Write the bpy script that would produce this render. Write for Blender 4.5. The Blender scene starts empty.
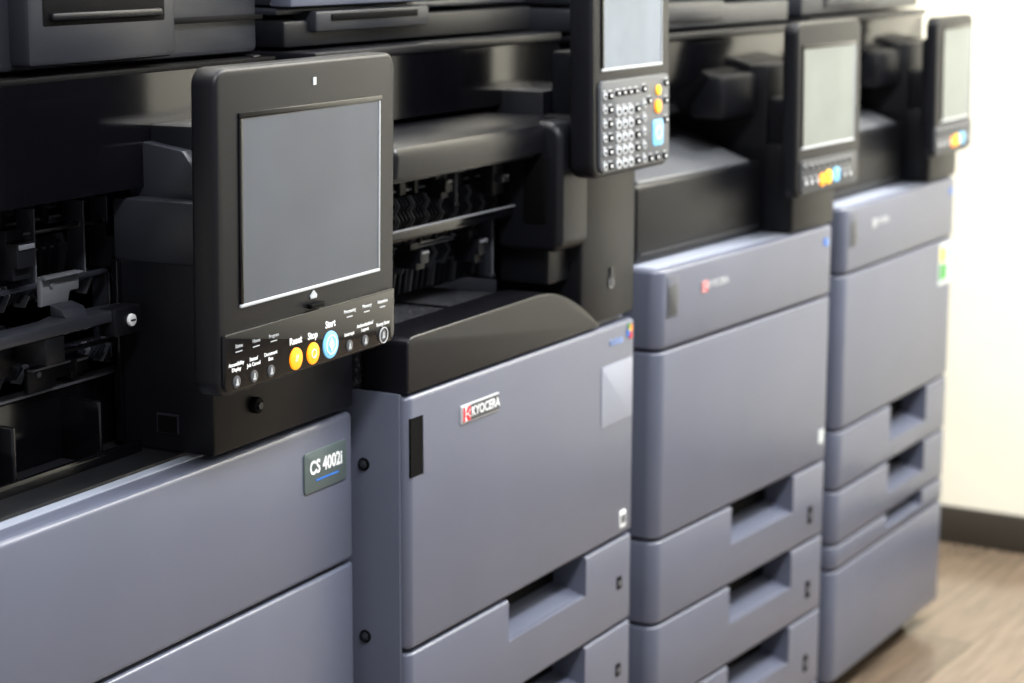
import bpy, bmesh, math, random
from mathutils import Vector, Matrix
random.seed(4)
S=bpy.context.scene
C=S.collection
H=1.35
def lin(c):
    return tuple(((v/255)/12.92 if v/255<=.04045 else ((v/255+.055)/1.055)**2.4) for v in c)+(1,)
def mat(name,rgb,rough=.5,metal=0,bump=0,bscale=400,emit=0,spec=.5,var=0,coat=0,vscale=6,rvar=0,dust=0):
    m=bpy.data.materials.new(name); m.use_nodes=True
    n=m.node_tree.nodes; l=m.node_tree.links; b=n['Principled BSDF']
    col=lin(rgb)
    b.inputs['Base Color'].default_value=col
    b.inputs['Roughness'].default_value=rough; b.inputs['Metallic'].default_value=metal
    b.inputs['Specular IOR Level'].default_value=spec
    b.inputs['Coat Weight'].default_value=coat
    tc=n.new('ShaderNodeTexCoord')
    if var:
        nz=n.new('ShaderNodeTexNoise'); nz.inputs['Scale'].default_value=vscale; nz.inputs['Detail'].default_value=3
        l.new(tc.outputs['Object'],nz.inputs['Vector'])
        mr0=n.new('ShaderNodeMapRange'); mr0.inputs[1].default_value=.35; mr0.inputs[2].default_value=.65
        l.new(nz.outputs['Fac'],mr0.inputs[0])
        mx=n.new('ShaderNodeMix'); mx.data_type='RGBA'
        mx.inputs[6].default_value=tuple(v*(1-var) for v in col[:3])+(1,)
        mx.inputs[7].default_value=tuple(min(1,v*(1+var)) for v in col[:3])+(1,)
        l.new(mr0.outputs[0],mx.inputs[0]); l.new(mx.outputs[2],b.inputs['Base Color'])
        if rvar:
            mr=n.new('ShaderNodeMapRange'); mr.inputs[1].default_value=.35; mr.inputs[2].default_value=.65
            mr.inputs[3].default_value=rough-rvar; mr.inputs[4].default_value=rough+rvar
            l.new(nz.outputs['Fac'],mr.inputs[0]); l.new(mr.outputs[0],b.inputs['Roughness'])
    if dust:
        nz=n.new('ShaderNodeTexNoise'); nz.inputs['Scale'].default_value=300; nz.inputs['Detail'].default_value=3
        l.new(tc.outputs['Object'],nz.inputs['Vector'])
        rp=n.new('ShaderNodeMapRange'); rp.inputs[1].default_value=.53; rp.inputs[2].default_value=.7; rp.inputs[4].default_value=dust
        l.new(nz.outputs['Fac'],rp.inputs[0])
        mx=n.new('ShaderNodeMix'); mx.data_type='RGBA'; mx.inputs[6].default_value=col; mx.inputs[7].default_value=lin((130,130,132))
        l.new(rp.outputs[0],mx.inputs[0]); l.new(mx.outputs[2],b.inputs['Base Color'])
    if bump:
        nb=n.new('ShaderNodeTexNoise'); nb.inputs['Scale'].default_value=bscale; nb.inputs['Detail'].default_value=2
        l.new(tc.outputs['Object'],nb.inputs['Vector'])
        bp=n.new('ShaderNodeBump'); bp.inputs['Strength'].default_value=bump; bp.inputs['Distance'].default_value=.001
        l.new(nb.outputs['Fac'],bp.inputs['Height']); l.new(bp.outputs['Normal'],b.inputs['Normal'])
    if emit:
        b.inputs['Emission Color'].default_value=col; b.inputs['Emission Strength'].default_value=emit
    return m
GREY=mat('grey_plastic',(86,90,105),.3,bump=.1,bscale=900,var=.03)
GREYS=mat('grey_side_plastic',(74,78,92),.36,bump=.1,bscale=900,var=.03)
GREYT=mat('grey_top_lit',(138,144,158),.3,bump=.1,bscale=900)  # lighter copy of the grey: light on the tops put into the colour
BLK=mat('black_matte_plastic',(14,15,19),.38,bump=.2,bscale=1100,spec=.24)
BLKC=mat('black_satin_cover',(13,13,17),.28,bump=.1,bscale=900,spec=.28)
BLKR=mat('black_textured_plastic',(22,23,27),.42,bump=.9,bscale=420,dust=.4,spec=.35)
BLKS=mat('black_smooth_ledge',(17,18,21),.42,bump=.15,bscale=700,spec=.35)
BLKG=mat('black_gloss_plastic',(6,6,9),.14,spec=.38)
DK=mat('black_and_recess_shade',(5,5,6),.7,spec=.08)  # near-black for black parts and for shade painted into recesses
DG=mat('dark_grey_plastic',(36,38,44),.32,bump=.2,bscale=900,spec=.4)
MECH=mat('mechanism_grey_highlight',(88,90,95),.3)  # paler grey that brightens the mechanism and paints highlights along thin edges
MG=mat('mid_grey_plastic',(92,94,98),.36)
SCR1=mat('screen_glass_smudged_reflection',(66,71,80),.22,var=.16,vscale=4,rvar=.05,spec=.4)  # smudges and soft reflections mixed into the glass colour
SCR2=mat('screen_reflection_pale',(108,117,128),.25,var=.16,vscale=6,spec=.35)  # base made paler to paint light reflected in the glass
SCR3=mat('screen_reflection_light',(112,118,114),.28,var=.14,vscale=6,spec=.3)  # reflected light put into this lighter base colour
WH=mat('white_print',(225,227,228),.5)
LG=mat('light_grey_trim',(176,180,184),.4)
OR=mat('orange_lamp',(255,150,20),.35,emit=.9)
YE=mat('yellow_lamp',(255,190,30),.35,emit=.6)
BL=mat('blue_lamp',(110,180,225),.35,emit=.5)
RED=mat('red_print',(190,25,40),.4)
GRN=mat('green_print',(70,150,70),.5)
BLU=mat('blue_print',(40,110,200),.5)
YEP=mat('yellow_print',(225,200,80),.5)
BLT=mat('blue_grey_print',(125,145,190),.5)
ORP=mat('orange_print',(225,130,40),.5)
MET=mat('metal',(190,190,190),.28,metal=1)
BADGE=mat('badge_plate',(76,88,88),.35)
KP=mat('keypad_plate',(80,83,88),.4)
STK=mat('pale_sticker',(142,146,158),.5)
STK2=mat('pale_label',(190,196,198),.5)
SOFT=mat('grey_key',(58,60,65),.4)
class MB:
    def __init__(s): s.bm=bmesh.new(); s.mats=[]
    def mi(s,m):
        if m not in s.mats: s.mats.append(m)
        return s.mats.index(m)
    def merge(s,b,m,M=None):
        i=s.mi(m)
        if M is not None: bmesh.ops.transform(b,matrix=M,verts=b.verts)
        for f in b.faces: f.material_index=i
        me=bpy.data.meshes.new('t'); b.to_mesh(me); b.free(); s.bm.from_mesh(me); bpy.data.meshes.remove(me); return s
    def box(s,x0,x1,y0,y1,z0,z1,m,bev=.003,seg=2,M=None):
        b=bmesh.new(); bmesh.ops.create_cube(b,size=1)
        for v in b.verts: v.co=Vector(((x0+x1)/2+v.co.x*(x1-x0),(y0+y1)/2+v.co.y*(y1-y0),(z0+z1)/2+v.co.z*(z1-z0)))
        if bev: bmesh.ops.bevel(b,geom=b.edges[:],offset=min(bev,.45*min(x1-x0,y1-y0,z1-z0)),segments=seg,profile=.5,affect='EDGES',clamp_overlap=True)
        return s.merge(b,m,M)
    def prism(s,poly,axis,a,c,m,bev=.002,seg=2,M=None):
        b=bmesh.new()
        def P(p,t): return {'x':(t,p[0],p[1]),'y':(p[0],t,p[1]),'z':(p[0],p[1],t)}[axis]
        v0=[b.verts.new(P(p,a)) for p in poly]; v1=[b.verts.new(P(p,c)) for p in poly]
        f0=b.faces.new(v0); f1=b.faces.new(v1[::-1]); n=len(poly)
        for i in range(n): b.faces.new((v0[i],v1[i],v1[(i+1)%n],v0[(i+1)%n]))
        bmesh.ops.recalc_face_normals(b,faces=b.faces)
        if bev:
            es=list(set(list(f0.edges)+list(f1.edges)))
            bmesh.ops.bevel(b,geom=es,offset=bev,segments=seg,profile=.5,affect='EDGES',clamp_overlap=True)
        return s.merge(b,m,M)
    def cyl(s,c,r,d,axis,m,seg=32,bev=0,r2=None):
        b=bmesh.new(); bmesh.ops.create_cone(b,cap_ends=True,segments=seg,radius1=r,radius2=r if r2 is None else r2,depth=d)
        if bev:
            es=[e for e in b.edges if len(e.link_faces)==2 and any(len(f.verts)>4 for f in e.link_faces)]
            bmesh.ops.bevel(b,geom=es,offset=bev,segments=2,profile=.5,affect='EDGES',clamp_overlap=True)
        R={'z':Matrix(),'y':Matrix.Rotation(math.pi/2,4,'X'),'x':Matrix.Rotation(math.pi/2,4,'Y')}[axis]
        return s.merge(b,m,Matrix.Translation(c)@R)
    def ring(s,c,ro,ri,d,m,seg=32):
        b=bmesh.new(); vs=[]
        for i in range(seg):
            a=2*math.pi*i/seg; ca,sa=math.cos(a),math.sin(a)
            vs.append([b.verts.new((c[0]+r*ca,c[1]+y,c[2]+r*sa)) for r,y in ((ro,-d/2),(ri,-d/2),(ri,d/2),(ro,d/2))])
        for i in range(seg):
            p,q=vs[i],vs[(i+1)%seg]
            for j in range(4): b.faces.new((p[j],p[(j+1)%4],q[(j+1)%4],q[j]))
        bmesh.ops.recalc_face_normals(b,faces=b.faces)
        return s.merge(b,m)
    def spring(s,x0,x1,y,z,r,m,turns=9,wr=.0008):
        b=bmesh.new(); n=turns*10; prev=None
        for i in range(n+1):
            a=2*math.pi*i/10; x=x0+(x1-x0)*i/n
            ring=[]
            for j in range(4):
                q=j*math.pi/2; rr=r+wr*math.cos(q)
                ring.append(b.verts.new((x+wr*math.sin(q),y+rr*math.cos(a),z+rr*math.sin(a))))
            if prev:
                for j in range(4): b.faces.new((prev[j],prev[(j+1)%4],ring[(j+1)%4],ring[j]))
            prev=ring
        bmesh.ops.recalc_face_normals(b,faces=b.faces)
        return s.merge(b,m)
    def done(s,name,parent=None,loc=(0,0,0),rot=(0,0,0),label=None,cut=None):
        me=bpy.data.meshes.new(name); s.bm.to_mesh(me); s.bm.free()
        for m in s.mats: me.materials.append(m)
        o=bpy.data.objects.new(name,me); C.objects.link(o)
        if cut:
            cme=bpy.data.meshes.new('cut'); cut.bm.to_mesh(cme); cut.bm.free()
            for m in s.mats: cme.materials.append(m)
            co=bpy.data.objects.new('cut',cme); C.objects.link(co)
            md=o.modifiers.new('b','BOOLEAN'); md.operation='DIFFERENCE'; md.object=co; md.solver='EXACT'
            dg=bpy.context.evaluated_depsgraph_get(); dg.update()
            nm=bpy.data.meshes.new_from_object(o.evaluated_get(dg)); o.modifiers.clear(); o.data=nm; nm.name=name
            bpy.data.objects.remove(co)
            me=nm
        for p in me.polygons: p.use_smooth=True
        me.set_sharp_from_angle(angle=math.radians(35))
        if parent: o.parent=parent
        o.location=loc; o.rotation_euler=rot
        if label: o['label']=label
        return o
def arc(cx,cy,r,a0,a1,n=6):
    return [(cx+r*math.cos(math.radians(a0+(a1-a0)*i/n)),cy+r*math.sin(math.radians(a0+(a1-a0)*i/n))) for i in range(n+1)]
def rrect(x0,x1,y0,y1,r,n=6):
    if not isinstance(r,(list,tuple)): r=[r]*4
    out=[]
    for (cx,cy,a,rr) in ((x0,y0,180,r[0]),(x1,y0,270,r[1]),(x1,y1,0,r[2]),(x0,y1,90,r[3])):
        if rr<=0: out.append((cx,cy)); continue
        sx=1 if cx==x0 else -1; sy=1 if cy==y0 else -1
        out+=arc(cx+sx*rr,cy+sy*rr,rr,a,a+90,n)
    return out
def text(body,parent,loc,size,m,name='lettering',align='CENTER',bold=0,rot=(math.pi/2,0,0),sx=1,shear=0,ext=.0002):
    cu=bpy.data.curves.new('t','FONT'); cu.body=body; cu.size=size; cu.align_x=align; cu.align_y='CENTER'
    cu.extrude=ext; cu.offset=bold; cu.shear=shear; cu.resolution_u=3
    o=bpy.data.objects.new('t',cu); C.objects.link(o)
    dg=bpy.context.evaluated_depsgraph_get(); dg.update()
    me=bpy.data.meshes.new_from_object(o.evaluated_get(dg)); bpy.data.objects.remove(o); bpy.data.curves.remove(cu)
    me.materials.clear(); me.materials.append(m); me.name=name
    if sx!=1:
        for v in me.vertices: v.co.x*=sx
    t=bpy.data.objects.new(name,me); C.objects.link(t); t.parent=parent; t.location=loc; t.rotation_euler=rot
    return t

# ---------- printers
PO={1:(1.3421,1.3289,4.3705),2:(1.9375,1.3163,2.6643),3:(2.586,1.3392,-.8168),4:(3.354,1.3867,1.7521)}
W=.59
def printer(k,label):
    e=bpy.data.objects.new('office_copier',None); C.objects.link(e)
    e.empty_display_size=.1
    e.location=(PO[k][0],PO[k][1],0); e.rotation_euler=(0,0,math.radians(PO[k][2]))
    e['label']=label; e['category']='copier'; e['group']='office copiers in a row'
    return e
def front(name,parent,x0,x1,z0,z1,m=GREY,recess=None,r=.014,th=.055,bev=.004,label=None):
    mb=MB(); mb.prism(rrect(x0,x1,0,th,[r,r,0,0]),'z',z0+.0012,z1-.0012,m,bev=bev,seg=3)
    cut=None
    if recess:
        rx0,rx1,rh=recess
        cut=MB(); zt=z1+.01
        cut.prism([(-.01,z1-rh-.002),(th+.01,z1-rh+.02),(th+.01,zt),(-.01,zt)],'x',rx0,rx1,m,bev=0)
    o=mb.done(name,parent,cut=cut,label=label)
    if recess:
        h=MB(); h.box(rx0-.004,rx1+.004,th-.006,th-.001,z1-rh-.0,z1-.002,DK,bev=0)  # dark backing plate paints the shade inside the pocket
        h.box(rx0+.0005,rx1-.0005,.001,.006,z1-rh-.004,z1-rh+.003,m,bev=.002)
        h.done('handle',o,label='recessed grip pocket, its shade painted as a dark plate')
    return o
def body(parent,x0,x1,top,depth=.6,m=GREYS,fl=0):
    mb=MB()
    mb.box(x0+.001,x1-.001,.057,depth,.05+fl,top,m,bev=.004)
    mb.box(x0+.03,x1-.03,.03,depth-.03,.03+fl,.055+fl,DK,bev=.003)
    o=mb.done('body',parent)
    for cx in (x0+.06,x1-.06):
        for cy in (.07,depth-.07):
            c=MB(); c.cyl((cx,cy,.024+fl),.024,.02,'x',DK,bev=.003); c.box(cx-.014,cx+.014,cy-.012,cy+.012,.026+fl,.05+fl,DG,bev=.002)
            c.done('caster',parent)
    return o
def opanel(parent,xc,w,z0,h,ly,th,scr,smat,rot=-1.0,r=.018):
    u0,u1,v0,v1=scr
    mb=MB()
    mb.prism(rrect(-w/2,w/2,0,h,r,8),'y',0,th,BLK,bev=.005,seg=3)
    mb.box(-w*.36,w*.36,th-.002,th+.018,h*.2,h*.85,BLK,bev=.008)
    p=mb.done('operation_panel',parent,loc=(xc,ly,z0),rot=(math.radians(rot),0,0),label='black tilting operation panel with touch screen')
    b=MB(); t=.006
    b.box(u0-t,u1+t,-.0022,.002,v1,v1+t,BLKG,bev=.0012); b.box(u0-t,u1+t*.5,-.0022,.002,v0-t*.6,v0,LG,bev=.0012)  # pale bottom and right edges paint the light on the frame
    b.box(u0-t,u0,-.0022,.002,v0-t*0,v1,BLKG,bev=.0012); b.box(u1,u1+t*.4,-.0022,.002,v0,v1,LG,bev=.0012)
    b.done('screen_bezel',p)
    s=MB(); s.box(u0,u1,-.0008,.002,v0,v1,smat,bev=0); s.done('screen',p,label='blank touch screen glass with painted reflections')
    return p
def row(parent,x0,x1,y,z,kind,label=None):
    m=MB()
    m.box(x0,x1,y,y+.010,z,z+.005,BLK,bev=.0006)
    m.box(x0,x1,y-.003,y+.002,z-.0025,z,MECH,bev=0)
    if kind=='fins':
        x=x0+.004; i=0
        while x<x1-.003:
            h=.016 if i%4 else .022
            m.prism([(y-.012,z-.003),(y-.002,z-h),(y+.012,z-h),(y+.012,z+.004),(y-.006,z+.006)],'x',x,x+.0018,MECH if i%4==0 else DG,bev=0)
            x+=.0085; i+=1
        m.done('guide_rib',parent)
    elif kind=='clips':
        x=x0+.012; i=0
        while x<x1-.02:
            w=(.008,.014)[i%2]; hh=(.018,.012,.014)[i%3]
            m.box(x,x+w,y-.008,y+.004,z-.006,z+hh,BLK,bev=.001)
            m.box(x-.001,x+w+.001,y-.010,y-.007,z+hh-.003,z+hh,MECH if i%2 else DG,bev=.0005)
            x+=.034; i+=1
        m.spring(x0+.165,x0+.19,y-.006,z+.012,.003,MET)
        m.done('clip_rail',parent)
    elif kind=='rollers':
        m.cyl(((x0+x1)/2,y-.004,z+.010),.0024,x1-x0,'x',MET,seg=12)
        x=x0+.015; i=0
        while x<x1-.02:
            m.cyl((x,y-.004,z+.010),.0070,.014,'x',DG,seg=20,bev=.0006)
            m.box(x+.014,x+.0165,y-.010,y+.004,z,z+.018,BLK,bev=.0004)
            x+=.036; i+=1
        m.done('roller',parent)
    elif kind=='teeth':
        x=x0+.006; i=0
        while x<x1-.006:
            m.prism([(y-.004,z-.03),(y+.008,z-.03),(y+.008,z+.01),(y-.002,z+.012),(y-.008,z-.002)],'x',x,x+.003,MECH if i%4==0 else DG,bev=0)
            x+=.0135; i+=1
        m.done('guide_rib',parent)
def bracket(parent,x,y,z,w,h,mm=BLK):
    b=MB()
    b.prism([(y,z-h/2),(y+.03,z-h/2),(y+.03,z+h/2),(y+.008,z+h/2),(y+.008,z+h*.25),(y-.006,z+h*.25),(y-.006,z-h*.25),(y,z-h*.25)],'x',x,x+w,mm,bev=.0012)
    b.box(x+.002,x+w-.002,y-.0075,y-.005,z+h*.12,z+h*.22,MECH,bev=.0005)
    b.done('bracket',parent)
def guide(parent,x,y,z0,z1,w=.004,m=DG):
    b=MB(); b.box(x,x+w,y,y+.02,z0,z1,m,bev=.0005); b.box(x+w*.6,x+w,y-.001,y,z0,z1,MECH,bev=0); b.box(x-.004,x+w+.004,y-.002,y+.004,z0,z0+.004,DG,bev=.0005); b.done('vertical_guide',parent)
def plate(parent,x0,x1,y,z0,z1,m=DG):
    b=MB(); nx=x1-x0; b.prism([(x0,z0),(x0+nx*.7,z0),(x0+nx*.75,z0+(z1-z0)*.35),(x1,z0+(z1-z0)*.35),(x1,z1),(x0,z1)],'y',y,y+.006,m,bev=.0008)
    b.cyl((x0+nx*.25,y-.0008,z0+(z1-z0)*.7),.003,.002,'y',MECH,seg=14); b.box(x0,x1,y-.006,y+.002,z1-.002,z1,MECH,bev=0); b.done('plate',parent)

# ===== printer 1
W1=(-.10,.59); FL=-.0418
p1=printer(1,'grey and black copier, large touch panel, first of the row')
p1.scale=(.97,.97,.97); p1.location.z=.0405
Z1=.805
body(p1,W1[0],W1[1],Z1-.004,fl=FL)
front('front_cover',p1,W1[0],W1[1],.627,Z1,bev=.006,r=.012)
front('front_cover',p1,W1[0],W1[1],.36,.625,r=.012)
front('drawer',p1,W1[0],W1[1],.19,.358,recess=(.24,.45,.055),r=.012)
front('drawer',p1,W1[0],W1[1],.05+FL,.188,recess=(.24,.45,.055),r=.012)
mb=MB(); mb.box(W1[0],W1[1],.03,.12,Z1-.006,Z1+.0005,GREYT,bev=.002); mb.done('lit_top_strip',p1)
b=MB(); b.prism(rrect(.479,.568,.729,.776,.004),'y',-.002,.002,BADGE,bev=.0006)
badge=b.done('badge',p1,label='grey-green badge plate with model lettering')
text('CS 4002i',badge,(.5235,-.0024,.7565),.0215,WH,bold=.0006,sx=.88)
b=MB(); b.box(.502,.550,-.0024,-.001,.7405,.7425,BLU,bev=0); b.done('underline',badge)
mb=MB(); mb.box(W1[0],.592,.043,.58,Z1-.002,Z1+.004,BLKS,bev=.002); mb.done('output_tray',p1,label='smooth near-black output tray')
mb=MB()
mb.box(.312,.592,.002,.125,Z1+.004,1.012,BLK,bev=.004)
mb.box(.312,.44,.02,.125,1.008,1.075,DG,bev=.004)
mb.prism([(.025,1.07),(.12,1.07),(.12,1.135),(.05,1.125),(.03,1.10)],'x',.335,.44,DG,bev=.003)
mb.box(.305,.315,.115,.124,Z1+.01,1.01,BLKG,bev=.002)
mb.box(.3108,.3125,.046,.074,.829,.850,DG,bev=0); mb.box(.3100,.3120,.048,.072,.830,.848,DK,bev=0)
mb.box(.36,.50,-.032,.01,.93,1.05,BLK,bev=.006)
mb.box(.35,.59,.03,.125,1.0,1.15,BLK,bev=.006)
mb.box(.575,.592,.12,.58,.81,1.21,BLK,bev=.003)
rb=mb.done('relay_housing',p1,label='matte black housing behind the panel')
k=MB(); k.cyl((.386,0,.851),.009,.012,'y',DK,bev=.002); k.cyl((.386,-.006,.851),.004,.004,'y',DG); k.done('knob',rb)
mb=MB()
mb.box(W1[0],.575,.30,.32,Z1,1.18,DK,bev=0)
mb.box(W1[0],.40,.14,.155,Z1+.004,.885,BLKG,bev=.003)
mb.box(W1[0],.40,.138,.157,.884,.887,MECH,bev=.0008)
mb.box(W1[0],.30,.085,.092,Z1+.004,.822,BLKG,bev=.002)
mb.box(.10,.106,.09,.15,Z1+.004,.875,BLKG,bev=.002)
mb.box(.235,.241,.09,.15,Z1+.004,.875,BLKG,bev=.002)
mb.box(W1[0],.57,.20,.30,1.085,1.095,BLKG,bev=.002)
mb.box(.20,.32,.262,.30,1.035,1.07,MG,bev=.001)
mb.box(.38,.46,.262,.30,1.03,1.065,MG,bev=.001)
mb.box(.20,.48,.262,.30,.955,.985,MECH,bev=.001)
im=mb.done('exit_bay',p1,label='glossy black paper exit bay')
row(im,.0,.48,.20,1.052,'clips')
row(im,.0,.48,.21,1.018,'teeth')
row(im,.0,.48,.19,.985,'fins')
row(im,.0,.42,.18,.930,'rollers')
row(im,.0,.42,.17,.912,'fins')
for (x,z,w,h) in ((.17,1.03,.028,.05),(.33,1.02,.018,.045),(.13,.935,.035,.05),(.255,.905,.022,.03)):
    bracket(im,x,.14,z,w,h)
for (x,z0,z1) in ((.225,.98,1.07),(.305,.99,1.07),(.345,.89,1.07)):
    guide(im,x,.16,z0,z1)
plate(im,.20,.26,.13,.975,1.005,MG); plate(im,.175,.235,.13,.890,.915,BLK)
m=MB(); m.box(-.05,.43,.15,.157,.990,.995,DG,bev=.001); m.done('rail',im)
m=MB(); m.box(-.05,.40,.14,.147,.918,.922,DG,bev=.001); m.done('rail',im)
m=MB(); m.cyl((.18,.165,1.045),.003,.45,'x',MET,seg=12); m.done('shaft',im,label='thin shiny metal shaft')
lv=MB(); lv.prism([(.05,.088),(.300,.088),(.300,.112),(.275,.120),(.20,.124),(.17,.115),(.05,.115)],'z',.954,.966,DG,bev=.0015)
lv.box(.258,.302,.083,.105,.938,.967,BLK,bev=.002); lv.box(.155,.185,.09,.13,.925,.955,BLK,bev=.002)
lv.prism([(.10,.966),(.12,.966),(.12,.978),(.105,.974)],'x',.20,.235,DG,bev=.001)
lo=lv.done('release_lever',p1)
sc=MB(); sc.cyl((.283,.0815,.953),.0065,.004,'y',WH,bev=.001); sc.box(.279,.287,.079,.0798,.9522,.9538,DK,bev=0); sc.done('screw',lo,label='bright metal screw')
mb=MB()
mb.prism([(.10,1.085),(.58,1.085),(.58,1.203),(.10,1.203)],'x',W1[0],.594,BLKG,bev=.002)
mb.box(W1[0],.594,.103,.58,1.2025,1.208,DK,bev=.001)
mb.done('scanner_unit',p1,label='glossy black scanner unit')
mb=MB()
mb.box(W1[0],.592,.125,.56,1.212,1.40,DG,bev=.008)
mb.box(.16,.40,.10,.14,1.218,1.34,DG,bev=.006)
mb.box(.18,.38,.099,.11,1.256,1.30,DK,bev=.003)
mb.box(.19,.37,.094,.105,1.262,1.270,BLK,bev=.003)
mb.box(.40,.592,.118,.13,1.250,1.256,DK,bev=.001)
mb.done('document_feeder',p1,label='dark grey document feeder lid')
op=opanel(p1,.402,.346,.893,.326,-.062,.030,(-.128,.136,.09,.275),SCR1,rot=.8)
st=MB(); st.prism(rrect(-.166,.168,.004,.064,[.012,.012,.003,.003]),'y',-.0035,.004,BLKG,bev=.0015); so=st.done('control_strip',op,label='glossy black button strip')
y=-.0038
for (nm,u,v,r,m_) in (('Reset',-.037,.0185,.0118,OR),('Stop',-.004,.0185,.0118,OR),('Start',.031,.022,.0150,BL)):
    b=MB(); b.cyl((u,y,v),r,.003,'y',m_,bev=.001); b.done('button',op,label='lit round button')
    text(nm,op,(u,y,v+r+.0072),.0104,WH,bold=.0003)
b=MB(); b.ring((-.004,y-.0018,.0185),.005,.0038,.0006,WH); b.done('button_symbol',op)
b=MB(); b.ring((.031,y-.0018,.022),.0108,.0093,.0006,WH); b.prism([(.031,.0145),(.036,.022),(.031,.0295),(.026,.022)],'y',y-.0022,y-.0014,WH,bev=0); b.done('button_symbol',op)
text('//',op,(-.037,y-.0017,.0185),.011,WH)
for (u,t) in ((-.146,'Accessibility\nDisplay'),(-.115,'Status/\nJob Cancel'),(-.084,'Document\nBox'),(.070,'Interrupt'),(.103,'Authentication/\nLogout'),(.142,'Energy Saver')):
    b=MB(); b.cyl((u,y,.014),.0065,.002,'y',SOFT,bev=.0006); b.box(u-.0026,u+.0026,y-.0014,y-.0009,.0105,.0128,LG,bev=0); b.prism([(u-.0016,.0132),(u+.0016,.0132),(u+.0008,.0175),(u-.0008,.0175)],'y',y-.0014,y-.0009,LG,bev=0); b.done('button',op,label='small dark button with pale symbol')
    text(t,op,(u,y,.0295 if '\n' in t else .027),.0055,WH,bold=.0001)
b=MB(); b.ring((.142,y-.0012,.014),.0092,.0081,.0008,LG); b.done('button_ring',op)
for (u,t) in ((.071,'Processing'),(.107,'Memory'),(.141,'Attention')):
    text(t,op,(u,y,.0525),.0058,WH)
    b=MB(); b.box(u-.006,u+.006,y,y+.001,.0455,.0468,LG,bev=0); b.done('indicator',op)
for (u,t) in ((-.141,'Status'),(-.110,'Home'),(-.078,'Program')):
    text(t,op,(u,y,.0500),.0054,LG)
    b=MB(); b.box(u-.006,u+.006,y,y+.001,.0438,.0448,LG,bev=0); b.done('indicator',op)
b=MB(); b.box(-.009,.017,-.006,0,.0665,.0715,DK,bev=.001); b.box(-.003,.009,-.0012,0,.076,.079,LG,bev=.001); b.prism([(-.004,.079),(.010,.079),(.003,.085)],'y',-.0012,0,LG,bev=0); b.done('home_mark',op)
b=MB(); b.box(.003,.009,-.0008,0,.300,.308,LG,bev=0); b.done('sensor_mark',op)

# ===== printer 2
p2=printer(2,'grey copier with black curved cover and raised keypad panel')
Z2=.8385
body(p2,0,W,Z2-.003)
fc=front('front_cover',p2,0,W,.539,Z2,bev=.006,r=.010)
for i,(a,b_) in enumerate(((.414,.537),(.289,.412),(.155,.287),(.05,.153))):
    d=front('drawer',p2,0,W,a,b_,recess=(.235,.448,.056),r=.010)
    g=MB(); g.prism(rrect(.541,.556,b_-.072,b_-.054,.002),'y',-.0008,.001,DK,bev=.0003); g.box(.545,.552,-.0012,-.0004,b_-.067,b_-.060,MECH,bev=0); g.done('paper_indicator',d)
mb=MB(); mb.box(-.004,.001,.010,.585,.05,Z2+.002,GREYS,bev=.0015); sp=mb.done('side_panel',p2,label='grey side panel with screws')
for z in (.755,.551,.35):
    s=MB(); s.cyl((-.004,.057,z),.0075,.004,'x',DK,bev=.001); s.cyl((-.0065,.057,z),.005,.003,'x',DG,bev=.001); s.cyl((-.0082,.057,z),.002,.001,'x',MET); s.done('screw',sp)
mb=MB(); mb.box(W-.11,W,.02,.58,Z2-.004,Z2+.001,GREYT,bev=.002); mb.done('lit_top_strip',p2)
pts=[(.001,.841),(.001,.893)]+arc(.013,.893,.012,180,90,4)[1:]+[(.31,.908)]
for i in range(17):
    t=i/16; pts.append((.325+.155*t,.907-.062*(t**1.7)))
pts.append((.482,.841))
mb=MB(); mb.prism(pts,'y',.001,.060,BLKC,bev=.007,seg=4); mb.done('curved_cover',p2,label='black curved cover over the front panel')
pts2=[(-.002,.841)]+[(-.002,.896),(.002,.901),(.31,.903)]+[(.325+.155*i/16,.901-.058*((i/16)**1.7)) for i in range(17)]
mb=MB(); mb.prism(pts2,'y',.066,.56,BLKR,bev=.003); mb.box(.20,.203,.064,.26,.9025,.9045,DK,bev=0); mb.done('output_tray',p2,label='dusty black textured output tray')
mb=MB(); mb.box(.004,.032,-.0006,.002,.744,.812,DK,bev=0); mb.box(.030,.033,-.0012,.0,.744,.812,GREYS,bev=.0005); mb.done('side_slot',fc)  # flat dark plate paints the slot's shade; no recess is cut
b=MB(); b.prism(rrect(.115,.207,.783,.8055,.002),'y',-.0016,.001,LG,bev=.0005); b.box(.137,.2055,-.0022,-.001,.785,.8035,SOFT,bev=0)
bo=b.done('badge',fc,label='small maker badge with red emblem')
def emblem(parent,cx,cz,h,y,m1=RED,m2=WH):
    b=MB(); b.box(cx-h*.55,cx+h*.55,y+.0004,y+.0008,cz-h*.5,cz+h*.5,m2,bev=0)
    for poly in ([(-.5,-.5),(-.22,-.5),(-.22,.5),(-.5,.5)],[(-.16,.06),(.14,.5),(.5,.5),(.5,.32),(.12,.06)],[(-.16,-.06),(.12,-.06),(.5,-.32),(.5,-.5),(.14,-.5)],[(.2,0),(.5,.2),(.5,-.2)]):
        b.prism([(cx+h*p,cz+h*q) for p,q in poly],'y',y,y+.0004,m1,bev=0)
    b.done('emblem',parent)
emblem(bo,.1265,.7943,.0175,-.003)
text('KYOCERA',bo,(.1718,-.0026,.7943),.0158,WH,bold=.0003,sx=.94)
tx=text('TASKalfa',fc,(.528,-.0006,.8135),.0115,BLT,shear=.2,bold=.0003)
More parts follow.
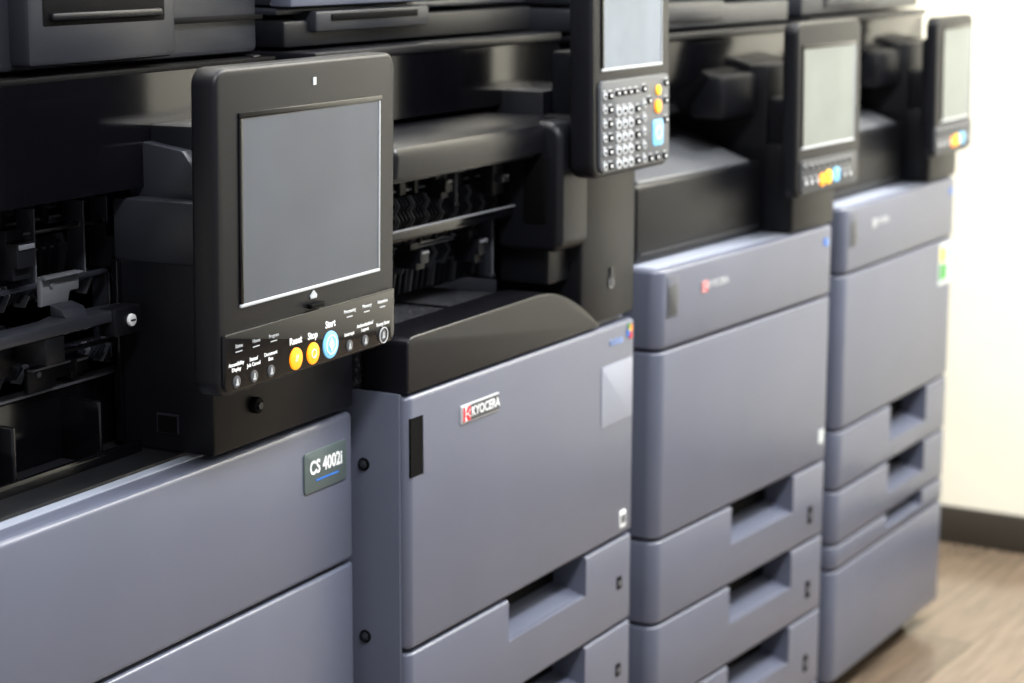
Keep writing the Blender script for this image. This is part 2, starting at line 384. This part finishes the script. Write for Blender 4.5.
for (poly,m_,nm) in (([(.561,.816),(.567,.814),(.569,.822),(.563,.825)],BLU,'blue'),([(.569,.811),(.577,.811),(.577,.819),(.571,.821)],RED,'red'),([(.571,.822),(.578,.820),(.578,.829),(.572,.831)],ORP,'orange'),([(.564,.827),(.570,.824),(.570,.832),(.566,.833)],GRN,'green'),([(.567,.8215),(.5715,.8205),(.5715,.8255),(.568,.8265)],YEP,'yellow')):
    b=MB(); b.prism(poly,'y',-.0012,-.0004,m_,bev=0); b.done('colour_mark',fc,label=nm+' petal of the multicolour mark')
b=MB(); b.prism(rrect(.487,.580,.703,.785,.003),'y',-.001,.0005,STK,bev=.0003); b.done('sticker',fc,label='faded pale sticker')
b=MB(); b.prism(rrect(.547,.565,.551,.575,.002),'y',-.0012,.0005,WH,bev=.0003); b.box(.550,.562,-.0016,-.001,.5575,.569,SOFT,bev=0); b.done('sticker',fc,label='tiny white sticker')
mb=MB()
mb.box(.43,.590,.002,.13,.845,1.12,BLK,bev=.006)
mb.box(.45,.56,-.015,.06,1.06,1.2,BLK,bev=.006)
mb.box(.43,.590,.06,.5,.9,1.15,BLK,bev=.004)
co=mb.done('relay_housing',p2,label='matte black column carrying the panel')
b=MB(); b.ring((.515,.001,.895),.008,.0055,.001,MG); b.box(.512,.518,.0,.002,.89,.915,DG,bev=0); b.done('lock_mark',co)
mb=MB()
mb.prism(rrect(-.008,.085,.955,1.118,[.016,.010,.014,.024],8),'x',.352,.430,BLK,bev=.009,seg=4)
mb.prism(rrect(.012,.045,.99,1.075,.006,6),'x',.3505,.356,DK,bev=.001)
mb.box(.372,.43,.02,.09,.91,.97,BLK,bev=.003)
mb.done('exit_cap',p2,label='rounded black end cap')
mb=MB()
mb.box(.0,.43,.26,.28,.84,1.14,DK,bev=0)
mb.prism([(.018,1.080),(.015,1.104),(.020,1.114),(.032,1.120),(.25,1.126),(.26,1.080)],'x',.0,.41,BLKC,bev=.010,seg=4)
mb.box(.02,.36,.030,.039,1.074,1.081,DG,bev=.0005)
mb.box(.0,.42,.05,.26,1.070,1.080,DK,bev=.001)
mb.box(.0,.36,.060,.072,.998,1.010,BLKG,bev=.002)
mb.box(.02,.43,.17,.19,.900,.925,BLKG,bev=.002)
mb.box(.05,.40,.20,.26,1.03,1.06,DG,bev=.002)
im2=mb.done('exit_bay',p2,label='black paper exit bay')
row(im2,.02,.40,.10,1.050,'clips')
row(im2,.02,.40,.10,1.036,'fins')
row(im2,.02,.40,.10,1.018,'fins')
row(im2,.02,.42,.11,.980,'rollers')
row(im2,.02,.42,.13,.962,'fins')
row(im2,.02,.42,.15,.940,'teeth')
for (z,yy) in ((1.062,.08),(1.010,.057),(.972,.11),(.947,.13)):
    m=MB(); m.box(.0,.37,yy,yy+.005,z,z+.0025,MG,bev=.0008); m.done('rail',im2,label='shiny grey rail')
la=MB(); la.box(.292,.320,.055,.075,1.030,1.070,BLK,bev=.003); la.box(.297,.315,.045,.056,1.046,1.056,DG,bev=.001); la.box(.300,.312,.043,.046,1.053,1.056,MECH,bev=.0005); la.done('latch',im2)
bracket(im2,.20,.075,1.050,.018,.03); bracket(im2,.29,.08,.965,.022,.04); bracket(im2,.15,.08,.97,.02,.03)
for (x,z0,z1) in ((.25,1.02,1.075),(.34,.92,1.0)):
    guide(im2,x,.085,z0,z1)
mb=MB()
mb.prism([(.12,1.13),(.58,1.13),(.58,1.205),(.12,1.205)],'x',.0,.592,BLKG,bev=.003)
mb.box(0,.592,.118,.58,1.206,1.216,BLK,bev=.002)
mb.done('scanner_unit',p2)
mb=MB()
mb.box(0,.585,.16,.56,1.220,1.250,BLK,bev=.004)
mb.box(0,.585,.17,.56,1.256,1.264,DG,bev=.003)
mb.box(0,.585,.172,.56,1.266,1.40,DG,bev=.006)
mb.box(.0,.30,.150,.18,1.2655,1.36,GREY,bev=.003)
mb.box(.05,.30,.15,.18,1.236,1.260,DG,bev=.004)
mb.box(.08,.27,.148,.16,1.248,1.256,DK,bev=.0015)
mb.done('document_feeder',p2,label='dark grey document feeder lid with blue-grey strip')
op=opanel(p2,.478,.228,1.048,.36,-.045,.032,(-.083,.085,.135,.335),SCR2,r=.02)
b=MB(); b.prism(rrect(-.098,.104,.006,.120,.01),'y',-.004,.003,KP,bev=.0015); b.done('keypad',op,label='grey keypad plate')
def keymesh(w,h,body,mark,rad):
    b=MB(); b.prism(rrect(-w/2,w/2,-h/2,h/2,rad),'y',-.002,0,body,bev=.0006); b.box(-w*.2,w*.2,-.0024,-.002,-h*.2,h*.2,mark,bev=0)
    b.box(-w*.42,w*.3,-.0004,0,h*.5+.0012,h*.5+.0028,LG,bev=0); return b
first={}
def putkey(op,kind,u,v,args,y0=-.004):
    kk=(op.name,kind)
    if kk not in first: first[kk]=keymesh(*args).done('key',op,loc=(u,y0,v))
    else:
        o=first[kk].copy(); o.name='key'; C.objects.link(o); o.parent=op; o.location=(u,y0,v)
for j in range(6):
    putkey(op,'a',-.088,.014+j*.0175,(.010,.009,LG,DK,.004))
    putkey(op,'b',-.072,.014+j*.0175,(.012,.008,DK,WH,.003))
for j in range(5):
    for i in range(3): putkey(op,'n',-.050+i*.0175,.014+j*.0165,(.0145,.0115,LG,DK,.005))
for i in range(4): putkey(op,'s',-.050+i*.0175,.103,(.014,.006,DK,WH,.002))
for j in range(5): putkey(op,'b',.007,.014+j*.0165,(.012,.008,DK,WH,.003))
for j in range(5): putkey(op,'a',.026,.014+j*.0175,(.010,.009,LG,DK,.004))
for (u,v) in ((.046,.013),(.066,.013),(.090,.013),(.093,.060),(.093,.085),(.093,.108),(.042,.088),(.026,.104)): putkey(op,'b',u,v,(.012,.008,DK,WH,.003))
for (u,v,r,m_) in ((.068,.100,.0065,YE),(.067,.079,.009,OR)):
    b=MB(); b.cyl((u,-.005,v),r,.003,'y',m_,bev=.001); b.done('button',op,label='lit round button')
b=MB(); b.prism(rrect(.052,.083,.028,.062,.006),'y',-.0055,-.002,BL,bev=.001); b.ring((.0675,-.0059,.045),.009,.007,.0006,WH); b.done('button',op,label='pale blue square start button')

# ===== printers 3 and 4
def newer(k,label,drawers,em,ind):
    p=printer(k,label); ZT=.8915
    body(p,0,W,ZT-.02)
    mb=MB(); mb.prism(rrect(0,W,0,.6,[.02,.02,.01,.01]),'z',.779,ZT,GREY,bev=.006,seg=3)
    top=mb.done('top_cover',p)
    mb=MB(); mb.box(.012,W-.012,.012,.59,ZT-.001,ZT+.0015,GREYT,bev=.0007); mb.done('lit_top_strip',p)
    fc=front('front_cover',p,0,W,.507,.777,r=.02)
    for a,b_,rc in drawers:
        d=front('drawer',p,0,W,a,b_,recess=rc,r=.02)
        if rc and ind:
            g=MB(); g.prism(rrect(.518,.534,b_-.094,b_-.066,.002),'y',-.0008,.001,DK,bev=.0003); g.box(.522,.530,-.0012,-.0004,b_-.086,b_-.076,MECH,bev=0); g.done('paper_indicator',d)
    b=MB(); b.prism(rrect(.020,.056,.822,.882,.003),'y',-.0006,.004,GREYS,bev=.0005); b.prism(rrect(.024,.052,.826,.868,.003),'y',-.0012,.002,SOFT,bev=.0004); b.done('latch',top,label='grey latch with the grip shadow painted on')  # darker inner plate paints the shadow of the grip
    emblem(top,.135,.853,.017,-.0015,*em)
    text('KYOCERA',top,(.178,-.0006,.853),.0145,LG,bold=.0003)
    for (poly,m_,nm) in (([(.548,.862),(.556,.860),(.556,.872),(.550,.874)],BLU,'blue'),([(.558,.860),(.566,.862),(.564,.872),(.558,.872)],BLT,'pale blue')):
        b=MB(); b.prism(poly,'y',-.0012,.0004,m_,bev=0); b.done('colour_mark',top,label=nm+' petal of a small mark')
    mb=MB()
    mb.box(.43,.590,.002,.11,ZT+.002,1.03,BLK,bev=.006)
    mb.box(.44,.58,-.012,.08,1.0,1.1,BLK,bev=.006)
    mb.box(.43,.590,.05,.5,ZT+.002,1.15,BLK,bev=.004)
    mb.done('relay_housing',p,label='matte black housing behind the panel')
    mb=MB(); mb.box(.02,.425,.05,.40,ZT+.002,1.005,BLK,bev=.008,seg=3)
    mb.prism([(.056,1.0),(.060,1.008),(.20,1.058),(.30,1.06),(.30,1.0)],'x',.04,.395,MG,bev=.004)  # mid grey paints the light on the sloped top
    mb.box(.035,.41,.0485,.052,.905,.908,DG,bev=0)
    mb.done('exit_unit',p,label='black paper exit unit, light painted grey on its sloped top')
    mb=MB()
    mb.prism([(.12,1.085),(.58,1.085),(.58,1.195),(.08,1.195),(.08,1.14)],'x',0,.592,BLKG,bev=.003)
    mb.box(.0,.592,.074,.58,1.197,1.207,BLK,bev=.002)
    mb.box(.30,.42,.06,.12,1.075,1.14,BLK,bev=.01)
    mb.done('scanner_unit',p,label='glossy black scanner unit')
    mb=MB(); mb.box(0,.585,.09,.56,1.212,1.245,DG,bev=.004); mb.box(.0,.585,.10,.56,1.249,1.38,DG,bev=.008); mb.box(.1,.35,.085,.12,1.222,1.25,DG,bev=.004)
    mb.done('document_feeder',p,label='grey document feeder lid')
    return p,top,fc
rc=(.24,.46,.062)
p3,top3,fc3=newer(3,'grey copier with recessed drawer grips and red maker emblem',[(.382,.505,rc),(.256,.380,rc),(.13,.254,rc),(.05,.128,None)],(RED,WH),True)
b=MB(); b.box(.550,.568,-.001,.0005,.538,.56,STK2,bev=0); b.done('sticker',fc3,label='tiny white sticker')
op=opanel(p3,.479,.238,.957,.262,-.035,.024,(-.096,.090,.076,.222),SCR3)
def smallkeys(op,d):
    b=MB(); b.prism(rrect(-.105,.100,.006,.056,.008),'y',-.003,.003,SOFT,bev=.001); b.done('control_strip',op)
    for i in range(9):
        u=-.092+i*.0205
        if not (-.045<u-d<.04): putkey(op,'k',u,.022,(.014,.012,KP,WH,.004),-.003)
        putkey(op,'l',u,.044,(.010,.005,DK,LG,.002),-.003)
    for (u,v,r,m_) in ((-.032,.022,.010,OR),(-.009,.024,.011,YE)):
        b=MB(); b.cyl((u+d,-.0045,v),r,.003,'y',m_,bev=.001); b.done('button',op,label='lit round button')
    b=MB(); b.prism(rrect(.010+d,.032+d,.014,.036,.006),'y',-.0055,-.002,BL,bev=.001); b.done('button',op,label='pale blue start button')
smallkeys(op,0)
p4,top4,fc4=newer(4,'grey copier with plain lower cabinet beside the end wall',[(.400,.505,(.26,.46,.070)),(.302,.398,(.26,.46,.062)),(.256,.300,(.26,.46,.03)),(.05,.254,None)],(LG,MG),False)
b=MB(); b.box(.50,.572,-.001,.0005,.69,.77,STK2,bev=0); b.box(.505,.545,-.0016,-.0008,.70,.730,GRN,bev=0); b.box(.505,.535,-.0016,-.0008,.735,.762,YEP,bev=0); b.box(.542,.568,-.0016,-.0008,.738,.760,BLT,bev=0); b.done('sticker',fc4,label='pale sticker with green, yellow and blue print')
op=opanel(p4,.448,.21,.95,.252,-.035,.022,(-.066,.085,.065,.228),SCR3)
smallkeys(op,.02)

# ---------- room
def struct(o): o['kind']='structure'; return o
def nodemat_floor():
    m=bpy.data.materials.new('wood_floor'); m.use_nodes=True; n=m.node_tree.nodes; l=m.node_tree.links; b=n['Principled BSDF']
    tc=n.new('ShaderNodeTexCoord'); br=n.new('ShaderNodeTexBrick')
    l.new(tc.outputs['Object'],br.inputs['Vector'])
    br.inputs['Scale'].default_value=1; br.inputs['Brick Width'].default_value=1.1; br.inputs['Row Height'].default_value=.13; br.inputs['Mortar Size'].default_value=.0012
    br.inputs['Color1'].default_value=lin((110,96,82)); br.inputs['Color2'].default_value=lin((142,125,108)); br.inputs['Mortar'].default_value=lin((86,75,63))
    mp2=n.new('ShaderNodeMapping'); mp2.inputs['Scale'].default_value=(2,20,1); nz=n.new('ShaderNodeTexNoise'); nz.inputs['Scale'].default_value=3; nz.inputs['Detail'].default_value=5
    l.new(tc.outputs['Object'],mp2.inputs['Vector']); l.new(mp2.outputs['Vector'],nz.inputs['Vector'])
    mx=n.new('ShaderNodeMix'); mx.data_type='RGBA'; mx.blend_type='MULTIPLY'; mx.inputs[0].default_value=.75
    l.new(br.outputs['Color'],mx.inputs[6]); l.new(nz.outputs['Fac'],mx.inputs[7]); l.new(mx.outputs[2],b.inputs['Base Color'])
    b.inputs['Roughness'].default_value=.16
    return m
WALL=mat('painted_wall',(247,243,227),.8,var=.02); BASE=mat('baseboard_dark',(54,50,44),.5); CEIL=mat('ceiling_white',(235,235,232),.9)
XW=4.50
f=MB(); f.box(-1.5,XW+.1,-2.5,2.3,-.05,0,nodemat_floor(),bev=0); struct(f.done('floor'))
f=MB(); f.box(XW,XW+.1,-2.5,2.3,0,2.7,WALL,bev=0); struct(f.done('wall_right'))
f=MB(); f.box(-1.5,XW,2.2,2.3,0,2.7,WALL,bev=0); struct(f.done('wall_back'))
f=MB(); f.box(-1.5,XW+.1,-2.5,2.3,2.7,2.75,CEIL,bev=0); struct(f.done('ceiling'))
f=MB(); f.box(XW-.012,XW,-2.5,2.2,0,.085,BASE,bev=.003); struct(f.done('baseboard_right'))
f=MB(); f.box(-1.5,XW-.012,2.188,2.2,0,.085,BASE,bev=.003); struct(f.done('baseboard_back'))
def area(loc,sx,sy,e,rot=(0,0,0),col=(1,1,1)):
    l=bpy.data.lights.new('ceiling_light','AREA'); l.shape='RECTANGLE'; l.size=sx; l.size_y=sy; l.energy=e; l.color=col
    o=bpy.data.objects.new('ceiling_light',l); C.objects.link(o); o.location=loc; o.rotation_euler=rot; return o
area((.9,.2,2.66),1.2,.3,76,col=(.95,.97,1))
area((2.7,.2,2.66),1.2,.3,76,col=(.95,.97,1))
area((4.05,.3,2.66),.4,1.4,130,col=(1,.98,.93))  # unseen lamp added to brighten the end wall
area((2.2,1.7,2.66),2.6,.25,46,col=(.95,.97,1))
w=bpy.data.worlds.new('world'); S.world=w; w.use_nodes=True
w.node_tree.nodes['Background'].inputs['Color'].default_value=(.91,.95,1,1); w.node_tree.nodes['Background'].inputs['Strength'].default_value=.56
# ---------- camera
al,t,ro=math.radians(31.3626),math.radians(10.8423),math.radians(.2245)
F=Vector((math.cos(al)*math.cos(t),math.sin(al)*math.cos(t),-math.sin(t)))
R=Vector((math.sin(al),-math.cos(al),0)); U=R.cross(F)
R,U=R*math.cos(ro)+U*math.sin(ro),-R*math.sin(ro)+U*math.cos(ro)
cd=bpy.data.cameras.new('camera'); cd.lens=36*2143.08/1024; cd.sensor_width=36
cd.dof.use_dof=True; cd.dof.focus_distance=2.15; cd.dof.aperture_fstop=5.0; cd.clip_start=.05
co=bpy.data.objects.new('camera',cd); C.objects.link(co)
M=Matrix((R,U,-F)).transposed().to_4x4(); M.translation=Vector((0,0,H)); co.matrix_world=M
S.camera=co
S.view_settings.view_transform='Standard'
